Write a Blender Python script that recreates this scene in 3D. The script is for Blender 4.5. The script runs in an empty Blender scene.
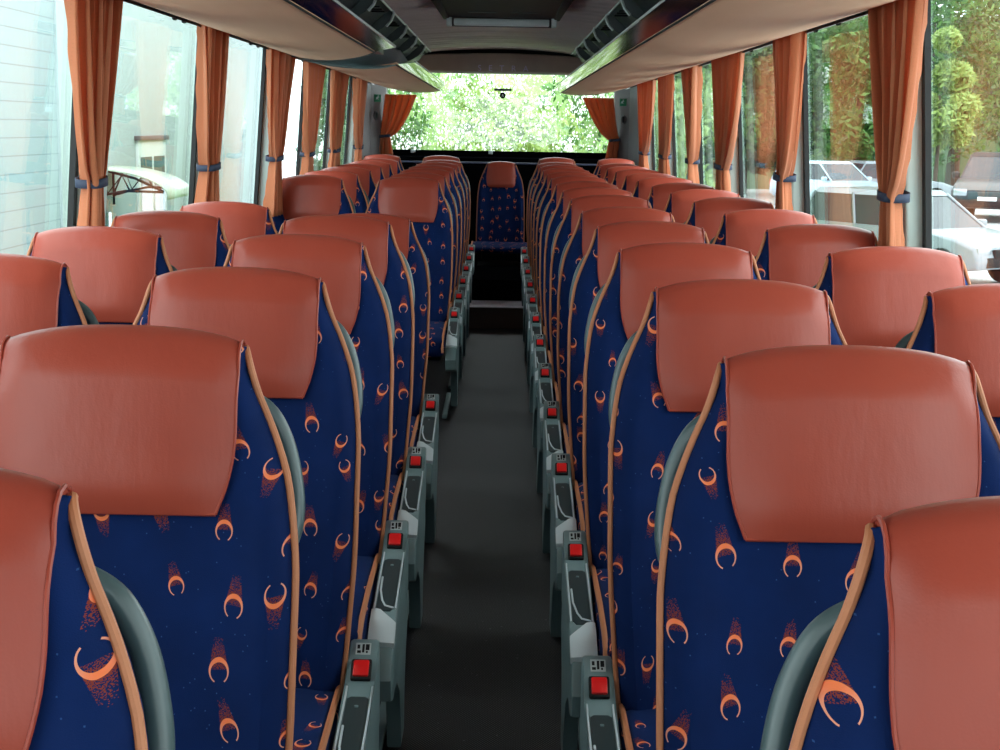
import bpy, bmesh, math, random
from mathutils import Vector, Matrix
random.seed(7)
sc = bpy.context.scene
COL = sc.collection
PI = math.pi
F = 1444.0
ZC = 1.38
XC = 0.028

# ------------------------------------------------------------------ node helpers
class NT:
    def __init__(s, name):
        s.m = bpy.data.materials.new(name); s.m.use_nodes = True
        s.t = s.m.node_tree; s.t.nodes.clear()
        s.out = s.t.nodes.new('ShaderNodeOutputMaterial')
    def n(s, typ, ins=None, **props):
        nd = s.t.nodes.new(typ)
        for k, v in props.items(): setattr(nd, k, v)
        for k, v in (ins or {}).items():
            sock = nd.inputs[k]
            if isinstance(v, bpy.types.NodeSocket): s.t.links.new(v, sock)
            else: sock.default_value = v
        return nd
    def math(s, op, a, b=0.0, c=0.0, clamp=False):
        nd = s.t.nodes.new('ShaderNodeMath'); nd.operation = op; nd.use_clamp = clamp
        for i, v in enumerate((a, b, c)):
            if i >= len(nd.inputs): break
            if isinstance(v, bpy.types.NodeSocket): s.t.links.new(v, nd.inputs[i])
            else: nd.inputs[i].default_value = v
        return nd.outputs[0]
    def mix(s, fac, a, b):
        nd = s.t.nodes.new('ShaderNodeMix'); nd.data_type = 'RGBA'
        for i, v in ((0, fac), (6, a), (7, b)):
            if isinstance(v, bpy.types.NodeSocket): s.t.links.new(v, nd.inputs[i])
            else: nd.inputs[i].default_value = v
        return nd.outputs[2]
    def coord(s, which='Object'):
        return s.n('ShaderNodeTexCoord').outputs[which]
    def noise(s, vec, scale, detail=2.0, rough=.5):
        return s.n('ShaderNodeTexNoise', {'Vector': vec, 'Scale': scale, 'Detail': detail, 'Roughness': rough}).outputs['Fac']
    def mapping(s, vec, scale=(1, 1, 1), loc=(0, 0, 0), rot=(0, 0, 0)):
        return s.n('ShaderNodeMapping', {'Vector': vec, 'Scale': scale, 'Location': loc, 'Rotation': rot}).outputs[0]
    def ramp(s, fac, stops):
        nd = s.n('ShaderNodeValToRGB', {'Fac': fac})
        el = nd.color_ramp.elements
        while len(el) < len(stops): el.new(.5)
        for e, (p, c) in zip(el, stops): e.position = p; e.color = c if len(c) == 4 else (*c, 1)
        return nd.outputs[0]
    def bump(s, h, strength=.3, dist=.002):
        return s.n('ShaderNodeBump', {'Height': h, 'Strength': strength, 'Distance': dist}).outputs[0]
    def bsdf(s, color, rough=.5, metal=0.0, normal=None, **kw):
        nd = s.n('ShaderNodeBsdfPrincipled')
        def put(k, v):
            if isinstance(v, bpy.types.NodeSocket): s.t.links.new(v, nd.inputs[k])
            else: nd.inputs[k].default_value = v
        if not isinstance(color, bpy.types.NodeSocket) and len(color) == 3: color = (*color, 1)
        put('Base Color', color); put('Roughness', rough); put('Metallic', metal)
        if normal is not None: put('Normal', normal)
        for k, v in kw.items(): put(k.replace('_', ' '), v)
        return nd.outputs[0]
    def done(s, sh):
        s.t.links.new(sh, s.out.inputs['Surface']); return s.m

def rgb(r, g, b):
    f = lambda c: ((c/255+.055)/1.055)**2.4 if c > 10 else c/255/12.92
    return (f(r), f(g), f(b))

def plain(name, col, rough=.5, metal=0.0, bump=0, scale=200, **kw):
    t = NT(name)
    co = t.coord()
    c = t.mix(t.noise(co, 9.0, 3), (*[x*.86 for x in col], 1), (*[min(1, x*1.12) for x in col], 1))
    nrm = t.bump(t.noise(co, scale, 2), bump, .001) if bump else None
    return t.done(t.bsdf(c, rough, metal, nrm, **kw))

M = {}
# leather
def leather():
    t = NT('terracotta_leather'); co = t.coord()
    oi = t.n('ShaderNodeObjectInfo').outputs['Random']
    sh = t.n('ShaderNodeVectorMath', {0: co, 1: t.n('ShaderNodeCombineXYZ', {'X': t.math('MULTIPLY', oi, 31.0), 'Y': t.math('MULTIPLY', oi, 17.0)}).outputs[0]}, operation='ADD').outputs[0]
    c = t.mix(t.noise(sh, 7.0, 4), (*rgb(152, 60, 45), 1), (*rgb(172, 76, 58), 1))
    grain = t.n('ShaderNodeTexVoronoi', {'Vector': co, 'Scale': 420.0}).outputs['Distance']
    wr = t.noise(t.mapping(sh, (16, 16, 3.2)), 1.0, 4, .6)
    h = t.math('ADD', t.math('MULTIPLY', grain, .05), t.math('MULTIPLY', wr, 1.6))
    rg = t.math('ADD', t.math('MULTIPLY', t.noise(sh, 18.0, 3), .16), .30)
    return t.done(t.bsdf(c, rg, 0, t.bump(h, .22, .005), Specular_IOR_Level=.36))
M['leather'] = leather()

def fabric():
    t = NT('navy_comet_fabric')
    uv = t.n('ShaderNodeTexCoord').outputs['UV']
    oi = t.n('ShaderNodeObjectInfo').outputs['Random']
    off = t.n('ShaderNodeCombineXYZ', {'X': t.math('MULTIPLY', oi, 371.0), 'Y': t.math('MULTIPLY', oi, 913.0)}).outputs[0]
    cell = .070
    P = t.n('ShaderNodeVectorMath', {0: t.mapping(uv, (1/cell, 1/cell/1.18, 1)), 1: off}, operation='ADD').outputs[0]
    v = t.n('ShaderNodeTexVoronoi', {'Vector': P, 'Scale': 1.0, 'Randomness': .58}, voronoi_dimensions='2D')
    loc = t.n('ShaderNodeVectorMath', {0: P, 1: v.outputs['Position']}, operation='SUBTRACT').outputs[0]
    s1 = t.n('ShaderNodeSeparateXYZ', {0: loc}); sc_ = t.n('ShaderNodeSeparateColor', {0: v.outputs['Color']})
    r, g, b = sc_.outputs[0], sc_.outputs[1], sc_.outputs[2]
    x = s1.outputs[0]; y = t.math('MULTIPLY', s1.outputs[1], 1.18)
    ang = t.math('ADD', t.math('MULTIPLY', t.math('SUBTRACT', g, .5), .8), t.math('MULTIPLY', t.math('GREATER_THAN', r, .45), PI))
    ca, sa = t.math('COSINE', ang), t.math('SINE', ang)
    size = t.math('ADD', .58, t.math('MULTIPLY', b, .32))
    lx = t.math('DIVIDE', t.math('ADD', t.math('MULTIPLY', x, ca), t.math('MULTIPLY', y, sa)), size)
    ly = t.math('DIVIDE', t.math('SUBTRACT', t.math('MULTIPLY', y, ca), t.math('MULTIPLY', x, sa)), size)
    ly = t.math('SUBTRACT', ly, .10)
    lye = t.math('MULTIPLY', ly, .84)
    d = t.math('SQRT', t.math('ADD', t.math('MULTIPLY', lx, lx), t.math('MULTIPLY', lye, lye)))
    c = t.math('DIVIDE', t.math('MULTIPLY', lye, -1), t.math('MAXIMUM', d, .001))   # 1 at the thick end
    k = t.math('POWER', t.math('MULTIPLY', t.math('ADD', c, 1), .5), 2.2)
    th = t.math('ADD', .011, t.math('MULTIPLY', k, .030))
    rr = .195
    cen = t.math('SUBTRACT', rr, t.math('MULTIPLY', th, .5))
    wn = t.n('ShaderNodeTexWhiteNoise', {'Vector': t.n('ShaderNodeVectorMath', {0: t.mapping(uv, (1400, 1400, 1))}, operation='FLOOR').outputs[0]}, noise_dimensions='2D').outputs['Value']
    edge = t.math('ABSOLUTE', t.math('SUBTRACT', d, cen))
    ring = t.math('MULTIPLY', t.math('LESS_THAN', edge, th), t.math('GREATER_THAN', c, -.86))
    # tail beyond the thick end
    tt = t.math('DIVIDE', t.math('SUBTRACT', t.math('MULTIPLY', ly, -1), .0), .66)       # 0 at centre, 1 at the tail tip
    wid = t.math('MULTIPLY', .185, t.math('SUBTRACT', 1.05, t.math('MULTIPLY', tt, .62)))
    inx = t.math('LESS_THAN', t.math('ABSOLUTE', lx), wid)
    tail = t.math('MULTIPLY', inx, t.math('GREATER_THAN', tt, .04))
    dens = t.math('MULTIPLY', t.math('SUBTRACT', 1.0, tt, clamp=True), t.math('ADD', .25, t.math('MULTIPLY', t.math('MINIMUM', t.math('DIVIDE', t.math('MAXIMUM', tt, 0.0), .30), 1.0), .85)))
    tail = t.math('MULTIPLY', tail, t.math('GREATER_THAN', t.math('MULTIPLY', dens, 1.0), wn))
    tail = t.math('MULTIPLY', tail, t.math('LESS_THAN', tt, 1.0))
    fleck = t.math('GREATER_THAN', t.n('ShaderNodeTexWhiteNoise', {'Vector': t.n('ShaderNodeVectorMath', {0: t.mapping(uv, (700, 700, 1))}, operation='FLOOR').outputs[0]}, noise_dimensions='2D').outputs['Value'], .9985)
    base = t.mix(t.noise(t.mapping(uv, (9, 9, 1)), 1.0, 3), (.0012, .0085, .048, 1), (.0028, .021, .118, 1))
    base = t.mix(t.math('MULTIPLY', fleck, .35), base, (.08, .2, .45, 1))
    c1 = t.mix(t.math('MULTIPLY', tail, .9), base, (.24, .040, .018, 1))
    c2 = t.mix(ring, c1, t.mix(k, (.80, .33, .22, 1), (.95, .22, .08, 1)))
    nrm = t.bump(t.noise(t.mapping(uv, (900, 900, 1)), 1.0, 1), .25, .001)
    return t.done(t.bsdf(c2, .85, 0, nrm, Sheen_Weight=.06, Sheen_Roughness=.4, Sheen_Tint=(.3, .5, 1, 1), Specular_IOR_Level=.15))
M['fabric'] = fabric()
M['navy'] = plain('plain_navy_velour', (.006, .016, .06), .85, bump=.2, scale=600)
M['piping'] = plain('tan_piping', rgb(196, 124, 84), .55, bump=.15, scale=300)
M['shell'] = plain('grey_green_plastic', rgb(116, 138, 140), .34, bump=.1, scale=500)
M['handle'] = plain('dark_grey_green_handle', rgb(78, 96, 97), .32)
M['shell_dark'] = plain('dark_grey_plastic', rgb(46, 60, 62), .4, bump=.1, scale=500)
M['silver'] = plain('silver_plastic', rgb(208, 220, 224), .3, .1)
M['red'] = plain('red_buckle_plastic', (.78, .012, .012), .3)
M['black'] = plain('black_plastic', (.008, .009, .010), .6, Specular_IOR_Level=.25)
M['sticker'] = plain('pale_sticker', rgb(190, 200, 200), .5)
M['pillar'] = plain('grey_green_pillar', rgb(206, 224, 218), .5, bump=.1)
M['rail'] = plain('grey_rail', rgb(96, 92, 96), .35, .3)
M['rubber'] = plain('black_rubber', (.006, .007, .008), .6)
M['grey_trim'] = plain('grey_trim_panel', rgb(98, 90, 92), .6, bump=.1)
M['header'] = plain('brown_grey_headliner', rgb(176, 154, 142), .6, bump=.1)
M['blackwall'] = plain('black_rear_wall', (.003, .003, .004), .9, Specular_IOR_Level=0.0)
M['ledge'] = plain('dark_ledge', (.003, .003, .004), .95, Specular_IOR_Level=0.0)
M['bluebar'] = plain('blue_grey_bar', (.06, .07, .13), .3, .4)
M['navyband'] = plain('slate_tie_band', rgb(52, 62, 84), .7)
M['white'] = plain('white_painted', rgb(225, 230, 230), .35)
M['lowwall'] = plain('dark_carpet_wall', rgb(40, 42, 50), .9, bump=.2)
M['lilac'] = plain('lilac_lettering', rgb(206, 190, 226), .4, .3)
M['green'] = plain('green_sign', rgb(10, 130, 84), .5)

def carpet(name, a, b):
    t = NT(name); co = t.coord()
    g = t.math('MULTIPLY', t.math('SINE', t.math('MULTIPLY', t.n('ShaderNodeSeparateXYZ', {0: co}).outputs[0], 820.0)),
               t.math('SINE', t.math('MULTIPLY', t.n('ShaderNodeSeparateXYZ', {0: co}).outputs[1], 560.0)))
    n = t.noise(co, 420.0, 2)
    h = t.math('ADD', t.math('MULTIPLY', g, .5), n)
    f = t.math('ADD', t.math('MULTIPLY', n, .6), t.math('MULTIPLY', t.noise(co, 3.0, 3), .5))
    c = t.mix(f, (*a, 1), (*b, 1))
    lint = t.math('GREATER_THAN', t.noise(co, 95.0, 0), .83)
    c = t.mix(t.math('MULTIPLY', lint, .5), c, (.3, .3, .32, 1))
    return t.done(t.bsdf(t.mix(t.math('GREATER_THAN', g, .25), c, t.mix(.5, c, (.16, .16, .17, 1))), .55, 0, t.bump(h, .5, .002), Specular_IOR_Level=.3))
M['carpet'] = carpet('charcoal_mesh_carpet', (.004, .004, .005), (.014, .013, .016))
M['step'] = carpet('brown_step_covering', (.11, .06, .05), (.20, .12, .10))
M['tread'] = carpet('mauve_tread_painted_sheen', (.62, .54, .62), (.78, .70, .78))  # mauve covering, paled by window sheen painted into its colour

def beige():
    t = NT('beige_rack_covering'); co = t.coord()
    st = t.noise(t.mapping(co, (14, .8, 14)), 1.0, 3)
    c = t.mix(st, (*rgb(238, 184, 146), 1), (*rgb(246, 198, 162), 1))
    return t.done(t.bsdf(c, .7, 0, t.bump(t.noise(co, 500, 2), .12, .001)))
M['beige'] = beige()

def chrome():
    t = NT('dark_mirror_fascia'); co = t.coord()
    return t.done(t.bsdf(t.mix(t.noise(co, 4.0, 2), (.34, .27, .28, 1), (.42, .34, .35, 1)), .06, 1.0))
M['chrome'] = chrome()
M['bright'] = plain('bright_metal_edge', (.75, .77, .8), .18, 1.0)

def ceiling_m():
    t = NT('ribbed_ceiling_fabric'); co = t.coord()
    s = t.n('ShaderNodeSeparateXYZ', {0: co})
    wob = t.math('MULTIPLY', t.noise(t.mapping(co, (1.5, 6, 1)), 1.0, 2), 1.2)
    w = t.math('SINE', t.math('ADD', t.math('MULTIPLY', s.outputs[1], 24.0), wob))
    c = t.mix(t.noise(t.mapping(co, (2, 25, 1)), 1.0, 3), (*rgb(240, 212, 208), 1), (*rgb(248, 226, 222), 1))
    return t.done(t.bsdf(c, .75, 0, t.bump(w, .5, .02)))
M['ceiling'] = ceiling_m()

def curtain_m():
    t = NT('orange_brown_curtain'); co = t.coord('UV')
    dots = t.math('MULTIPLY', t.math('SINE', t.math('MULTIPLY', t.n('ShaderNodeSeparateXYZ', {0: t.mapping(co, rot=(0, 0, .7))}).outputs[0], 420.0)),
                  t.math('SINE', t.math('MULTIPLY', t.n('ShaderNodeSeparateXYZ', {0: t.mapping(co, rot=(0, 0, .7))}).outputs[1], 420.0)))
    dk = t.math('GREATER_THAN', dots, .72)
    c = t.mix(t.noise(t.mapping(co, (3, 3, 1)), 1.0, 3), (*rgb(198, 120, 80), 1), (*rgb(214, 138, 96), 1))
    c = t.mix(t.math('MULTIPLY', dk, .14), c, (.22, .09, .05, 1))
    p = t.bsdf(c, .6, 0, t.bump(dots, .1, .001), Sheen_Weight=.2, Specular_IOR_Level=.3)
    tr = t.n('ShaderNodeBsdfTranslucent', {'Color': (1.0, .34, .11, 1)}).outputs[0]
    return t.done(t.n('ShaderNodeMixShader', {0: .28, 1: p, 2: tr}).outputs[0])
M['curtain'] = curtain_m()

def glass(name, tint=(.93, .97, .965), drops=False, rough=0.0, dark=None):
    t = NT(name)
    f = t.n('ShaderNodeLayerWeight', {'Blend': .5}).outputs['Facing']
    fr = t.math('ADD', .035, t.math('MULTIPLY', t.math('POWER', f, 5.0), .68))
    tr = t.n('ShaderNodeBsdfTransparent', {'Color': (*tint, 1)}).outputs[0]
    gl = t.n('ShaderNodeBsdfGlossy', {'Color': (1, 1, 1, 1), 'Roughness': rough}).outputs[0]
    sh = t.n('ShaderNodeMixShader', {0: fr, 1: tr, 2: gl}).outputs[0]
    if drops:
        co = t.coord()
        v = t.n('ShaderNodeTexVoronoi', {'Vector': t.mapping(co, (36, 36, 30)), 'Scale': 1.0}).outputs
        v2 = t.n('ShaderNodeTexVoronoi', {'Vector': t.mapping(co, (80, 80, 26)), 'Scale': 1.0}).outputs
        dens = t.noise(co, 5.0, 3)
        m1 = t.math('LESS_THAN', v['Distance'], t.math('MULTIPLY', t.math('SUBTRACT', dens, .22), .88))
        m2 = t.math('LESS_THAN', v2['Distance'], t.math('MULTIPLY', t.math('SUBTRACT', dens, .34), .95))
        m = t.math('MAXIMUM', m1, m2)
        film = t.n('ShaderNodeBsdfTranslucent', {'Color': (1, 1, 1, 1)}).outputs[0]
        sh = t.n('ShaderNodeMixShader', {0: t.math('MULTIPLY', m, .72), 1: sh, 2: film}).outputs[0]
    return t.done(sh)
M['glass'] = glass('clear_window_glass')
M['wetglass'] = glass('rain_spotted_glass', drops=True)
M['carglass'] = plain('dark_car_glass', (.03, .04, .05), .05)

# ------------------------------------------------------------------ mesh helpers
def link(name, bm, mat, parent=None, smooth=True, loc=None):
    me = bpy.data.meshes.new(name)
    bmesh.ops.recalc_face_normals(bm, faces=bm.faces[:])
    bm.to_mesh(me); bm.free()
    o = bpy.data.objects.new(name, me); COL.objects.link(o)
    for m in (mat if isinstance(mat, (list, tuple)) else [mat]): me.materials.append(m)
    if smooth:
        me.shade_smooth()
        me.set_sharp_from_angle(angle=math.radians(38))
    if parent: o.parent = parent
    if loc: o.location = loc
    return o
def tag(o, label, cat, group=None, kind=None):
    o['label'] = label
    if cat: o['category'] = cat
    if group: o['group'] = group
    if kind: o['kind'] = kind
    return o
def thing(name, label, cat, loc=(0, 0, 0), rz=0, group=None):
    o = bpy.data.objects.new(name, None); COL.objects.link(o)
    o.location = loc; o.rotation_euler = (0, 0, rz); o.empty_display_size = .1
    return tag(o, label, cat, group)
def structure(name, bm, mat, smooth=False, label=None, parent=None):
    o = link(name, bm, mat, parent, smooth)
    if not parent: o['kind'] = 'structure'
    if label: o['label'] = label
    return o
def copy_tree(o, parent=None):
    c = o.copy(); COL.objects.link(c); c.parent = parent
    for ch in list(o.children): copy_tree(ch, c)
    return c

def box(bm, x0, x1, y0, y1, z0, z1, bev=0, seg=2):
    r = bmesh.ops.create_cube(bm, size=1)
    vs = r['verts']
    for v in vs:
        v.co = Vector(((x0+x1)/2+v.co.x*(x1-x0), (y0+y1)/2+v.co.y*(y1-y0), (z0+z1)/2+v.co.z*(z1-z0)))
    if bev:
        es = list({e for v in vs for e in v.link_edges})
        bmesh.ops.bevel(bm, geom=es, offset=bev, segments=seg, affect='EDGES', profile=.5)
    return bm
def bx(*a, **k):
    return box(bmesh.new(), *a, **k)
def prism(bm, pts, axis, a0, a1, bev=0, seg=2):
    """polygon pts (u,v) extruded along axis 'x','y','z'"""
    def P(u, v, a):
        return {'x': Vector((a, u, v)), 'y': Vector((u, a, v)), 'z': Vector((u, v, a))}[axis]
    A = [bm.verts.new(P(u, v, a0)) for u, v in pts]; B = [bm.verts.new(P(u, v, a1)) for u, v in pts]
    n = len(pts); fs = [bm.faces.new(A), bm.faces.new(B[::-1])]
    for i in range(n): fs.append(bm.faces.new((A[i], B[i], B[(i+1) % n], A[(i+1) % n])))
    if bev:
        es = list({e for f in fs[:2] for e in f.edges})
        bmesh.ops.bevel(bm, geom=es, offset=bev, segments=seg, affect='EDGES', profile=.5)
    return bm
def tube(bm, pts, r, n=8, flat=1.0, cap=True):
    pts = [Vector(p) for p in pts]; rings = []
    up = Vector((0, 0, 1)); prev = None
    for i, p in enumerate(pts):
        d = (pts[min(i+1, len(pts)-1)]-pts[max(i-1, 0)]).normalized()
        if prev is None:
            a = d.cross(up)
            if a.length < .05: a = d.cross(Vector((1, 0, 0)))
            a.normalize()
        else:
            a = (prev - d*prev.dot(d)).normalized()
        prev = a; b = d.cross(a).normalized()
        rad = r[i] if isinstance(r, (list, tuple)) else r
        rings.append([bm.verts.new(p + a*math.cos(2*PI*k/n)*rad + b*math.sin(2*PI*k/n)*rad*flat) for k in range(n)])
    for A, B in zip(rings, rings[1:]):
        for k in range(n): bm.faces.new((A[k], A[(k+1) % n], B[(k+1) % n], B[k]))
    if cap: bm.faces.new(rings[0][::-1]); bm.faces.new(rings[-1])
    return bm
def cyl(bm, c, r, h, axis='z', n=24, r2=None):
    c = Vector(c); ax = {'x': Vector((1, 0, 0)), 'y': Vector((0, 1, 0)), 'z': Vector((0, 0, 1))}[axis]
    return tube(bm, [c-ax*h/2, c+ax*h/2], [r, r if r2 is None else r2], n)
def grid(bm, rows, uvs=None, closed=False):
    """rows: list of lists of points"""
    V = [[bm.verts.new(p) for p in r] for r in rows]
    uvl = bm.loops.layers.uv.verify() if uvs else None
    for i in range(len(V)-1):
        m = len(V[i]); rng = range(m if closed else m-1)
        for j in rng:
            j2 = (j+1) % m
            f = bm.faces.new((V[i][j], V[i][j2], V[i+1][j2], V[i+1][j]))
            if uvs:
                for l, (a, b) in zip(f.loops, ((i, j), (i, j2), (i+1, j2), (i+1, j))): l[uvl].uv = uvs[a][b]
    return V
def interp(tab, x):
    if x <= tab[0][0]: return tab[0][1]
    for (a, fa), (b, fb) in zip(tab, tab[1:]):
        if x <= b:
            t = (x-a)/(b-a); return fa+(fb-fa)*t
    return tab[-1][1]
def sst(a, b, x):
    t = max(0, min(1, (x-a)/(b-a))); return t*t*(3-2*t)

# ------------------------------------------------------------------ coach seat
HT = .70; ZT = 1.086; RT = .030
WT = [(0, .157), (.02, .166), (.05, .181), (.085, .195), (.13, .209), (.19, .220), (.26, .226), (.45, .226), (.6, .215), (.70, .205)]
WN = [(0, .120), (.02, .134), (.05, .150), (.085, .163), (.13, .175), (.19, .184), (.26, .190), (.45, .194), (.6, .194), (.70, .190)]
LW = [(0, .148), (.08, .149), (.11, .147), (.145, .140), (.178, .128)]
LWN = [(0, .112), (.08, .120), (.12, .118), (.15, .112), (.165, .098)]
class Shape:
    def __init__(s, narrow=False):
        s.W = WN if narrow else WT; s.L = LWN if narrow else LW
        s.lh = .165 if narrow else .178
    def w(s, h): return interp(s.W, h)
    def T(s, h): return .072+.035*sst(0, .3, h)
    def yc(s, h): return -.036-.255*h+.03*math.sin(PI*max(0, min(1, (h-.25)/.45)))*-1*.5
    def drop(s, x, h): return .013*(x/.157)**2*(1-sst(0, .2, h))
    def front(s, x, h):
        w = s.w(h); q = min(1, abs(x)/w)
        y = s.yc(h) - .020*sst(.62, .86, q)*sst(.06, .3, h)
        if q > .84: y += .032*((q-.84)/.16)**2
        return Vector((x, y, ZT-s.drop(x, h)-h))
    def roll(s, x, a, e=0):
        T = s.T(0)
        my = s.yc(0)+T/2; hf = my-s.front(x, 0).y
        return Vector((x, my-(hf+e)*math.cos(a), ZT-s.drop(x, 0)+(RT+e)*math.sin(a)))

HS = [0, .015, .035, .06, .09, .13, .17, .21, .25, .30, .36, .42, .48, .54, .60, .65, .69, .70]
def backrest_bm(S):
    bm = bmesh.new(); rows = []; uvs = []
    fs = [-1, -.96, -.92, -.86, -.8, -.72, -.62, -.45, -.22, 0, .22, .45, .62, .72, .8, .86, .92, .96, 1]
    def loop(h, a=None):
        w = S.w(h); T = S.T(h); pts = []; uv = []
        fr = [S.front(q*w, h) for q in fs]
        midy = S.yc(h)+T/2
        for q, p in zip(fs, fr): pts.append(p); uv.append((p.x, -h))
        for sgn in (1, -1):
            if sgn == 1:
                f = pts[len(fs)-1]
                ys = [f.y+(midy+T/2-f.y)*k for k in (.25, .55, .85)]
                xs = [w+.001, w-.005, w-.018]
                for k, (xx, yy) in enumerate(zip(xs, ys)): pts.append(Vector((xx, yy, f.z))); uv.append((w+.02*(k+1), -h))
                for q in (.86, .6, 0, -.6, -.86): pts.append(Vector((q*w, midy+T/2, ZT-S.drop(q*w, h)-h))); uv.append((q*w+.5, -h))
            else:
                f = fr[0]
                ys = [f.y+(midy+T/2-f.y)*k for k in (.85, .55, .25)]
                xs = [-w+.018, -w+.005, -w-.001]
                for k, (xx, yy) in enumerate(zip(xs, ys)): pts.append(Vector((xx, yy, f.z))); uv.append((-w-.02*(3-k), -h))
        if a is not None:
            for p in pts:
                p.y = midy+(p.y-midy)*math.cos(a); p.z += RT*math.sin(a)
                p.x *= 1-.03*math.sin(a)
        return pts, uv
    for h in reversed(HS):
        p, u = loop(h); rows.append(p); uvs.append(u)
    for a in (.35, .7, 1.05, 1.35, 1.53):
        p, u = loop(0, a); rows.append(p); uvs.append([(x, y+.03*a) for x, y in u])
    V = grid(bm, rows, uvs, closed=True)
    bm.faces.new(V[0]); bm.faces.new(V[-1][::-1])
    return bm
def headpad_bm(S):
    bm = bmesh.new(); rows = []; n = 16
    for k in range(7):
        a = PI*.86*(1-k/7)
        wl = interp(S.L, 0)
        rows.append([S.roll(wl*(2*j/n-1), a, .0035+.009*(1-(2*j/n-1)**4)*(1 if k else .3)) for j in range(n+1)])
    for k in range(13):
        h = S.lh*k/12; wl = interp(S.L, h); r = []
        for j in range(n+1):
            q = 2*j/n-1; p = S.front(wl*q, h)
            fade = (1-(max(0, h-S.lh*.72)/(S.lh*.28))**2*.72)
            p.y -= .0035+(.020*(1-abs(q)**3.5))*fade + .003
            r.append(p)
        rows.append(r)
    # tucked rim
    rows.append([p+Vector((0, .012, -.002)) for p in rows[-1]])
    rows.insert(0, [p+Vector((0, -.01, -.004)) for p in rows[0]])
    rows = [[r[0]+Vector((.002, .012 if i > 7 else 0, 0 if i > 7 else -.012))]+r+[r[-1]+Vector((-.002, .012 if i > 7 else 0, 0 if i > 7 else -.012))] for i, r in enumerate(rows)]
    grid(bm, rows)
    return bm
def seam_bm(S):
    bm = bmesh.new(); pts = []
    for sgn in (-1, 1):
        side = []
        for k in range(6):
            side.append(S.roll(sgn*interp(S.L, 0), PI*.8*(1-k/6), .0055))
        for k in range(13):
            h = S.lh*k/12; p = S.front(sgn*interp(S.L, h), h); p.y -= .0062; side.append(p)
        tube(bm, side, .0021, 6)
    h = S.lh; tube(bm, [S.front(interp(S.L, h)*q, h)+Vector((0, -.006, 0)) for q in (-1, -.6, -.2, .2, .6, 1)], .0024, 5)
    return bm
def piping_bm(S, sgn):
    pts = [S.front(sgn*S.w(h), h)+Vector((sgn*.001, -.003, 0)) for h in reversed(HS) if h > .03]
    w = interp(S.L, 0)+.003; P0 = pts[-1]; P3 = S.roll(sgn*w, 2.2, .001)
    P1 = P0+(pts[-1]-pts[-2]).normalized()*.030
    P2 = S.roll(sgn*(w+.004), .9, .006)
    n = 9
    for i in range(1, n+1):
        t = i/n; a, b, c, d = (1-t)**3, 3*t*(1-t)**2, 3*t*t*(1-t), t**3
        pts.append(P0*a+P1*b+P2*c+P3*d)
    return tube(bmesh.new(), catmull(pts, 2), .0046, 9)
def shell_bm(S):
    bm = bmesh.new(); rows = []
    for h in [.03, .08, .14, .22, .32, .44, .56, .66, .70]:
        w = S.w(h)-.035; y = S.yc(h)+S.T(h)-.01
        z = ZT-h
        rows.append([Vector((q*w, y+dy, z)) for q, dy in ((-1, -.012), (-1, .008), (-.9, .022), (-.4, .03), (.4, .03), (.9, .022), (1, .008), (1, -.012))])
    V = grid(bm, rows, closed=True); bm.faces.new(V[0]); bm.faces.new(V[-1][::-1])
    return bm
def catmull(p, n=5):
    out = []
    for i in range(len(p)-1):
        a, b, c, d = p[max(i-1, 0)], p[i], p[i+1], p[min(i+2, len(p)-1)]
        for k in range(n):
            t = k/n
            out.append(((b*2)+(c-a)*t+(a*2-b*5+c*4-d)*t*t+(b*3-a-c*3+d)*t**3)*.5)
    out.append(p[-1]); return out
def handle_bm(S, sgn):
    ctl = [(.048, -.050, .070), (.056, -.030, .078), (.075, -.013, .086), (.11, -.006, .092), (.15, -.005, .094), (.19, -.007, .093), (.225, -.013, .088), (.25, -.030, .080), (.258, -.050, .074)]
    pts = catmull([Vector((sgn*(S.w(h)+o), S.yc(h)+dy, ZT-h)) for h, o, dy in ctl])
    return tube(bmesh.new(), pts, .0105, 12, 1.15)

def cushion_bm(hw=.222, y0=-.66, y1=-.19, z0=.325, z1=.425):
    bm = bx(-hw, hw, y0, y1, z0, z1, bev=.034, seg=4)
    bmesh.ops.subdivide_edges(bm, edges=[e for e in bm.edges if abs(e.verts[0].co.y-e.verts[1].co.y) > .2], cuts=6)
    for v in bm.verts:
        k = sst(-.45, -.66, v.co.y)
        v.co.z -= .022*k
        if v.co.z > .39: v.co.z -= .010*(1-(v.co.x/hw)**2)
    uvl = bm.loops.layers.uv.verify()
    for f in bm.faces:
        for l in f.loops:
            l[uvl].uv = (l.vert.co.x+(l.vert.co.z if abs(f.normal.x) > .7 else 0), l.vert.co.y+(l.vert.co.z if abs(f.normal.y) > .7 else 0)+3)
    return bm
def cushion_piping_bm(sgn, hw=.222):
    x = sgn*(hw-.008)
    return tube(bmesh.new(), [(x, -.20, .418), (x, -.3, .418), (x, -.45, .416), (x, -.58, .404), (x, -.635, .388), (x, -.657, .362), (x, -.66, .33)], .006, 7)

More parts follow.
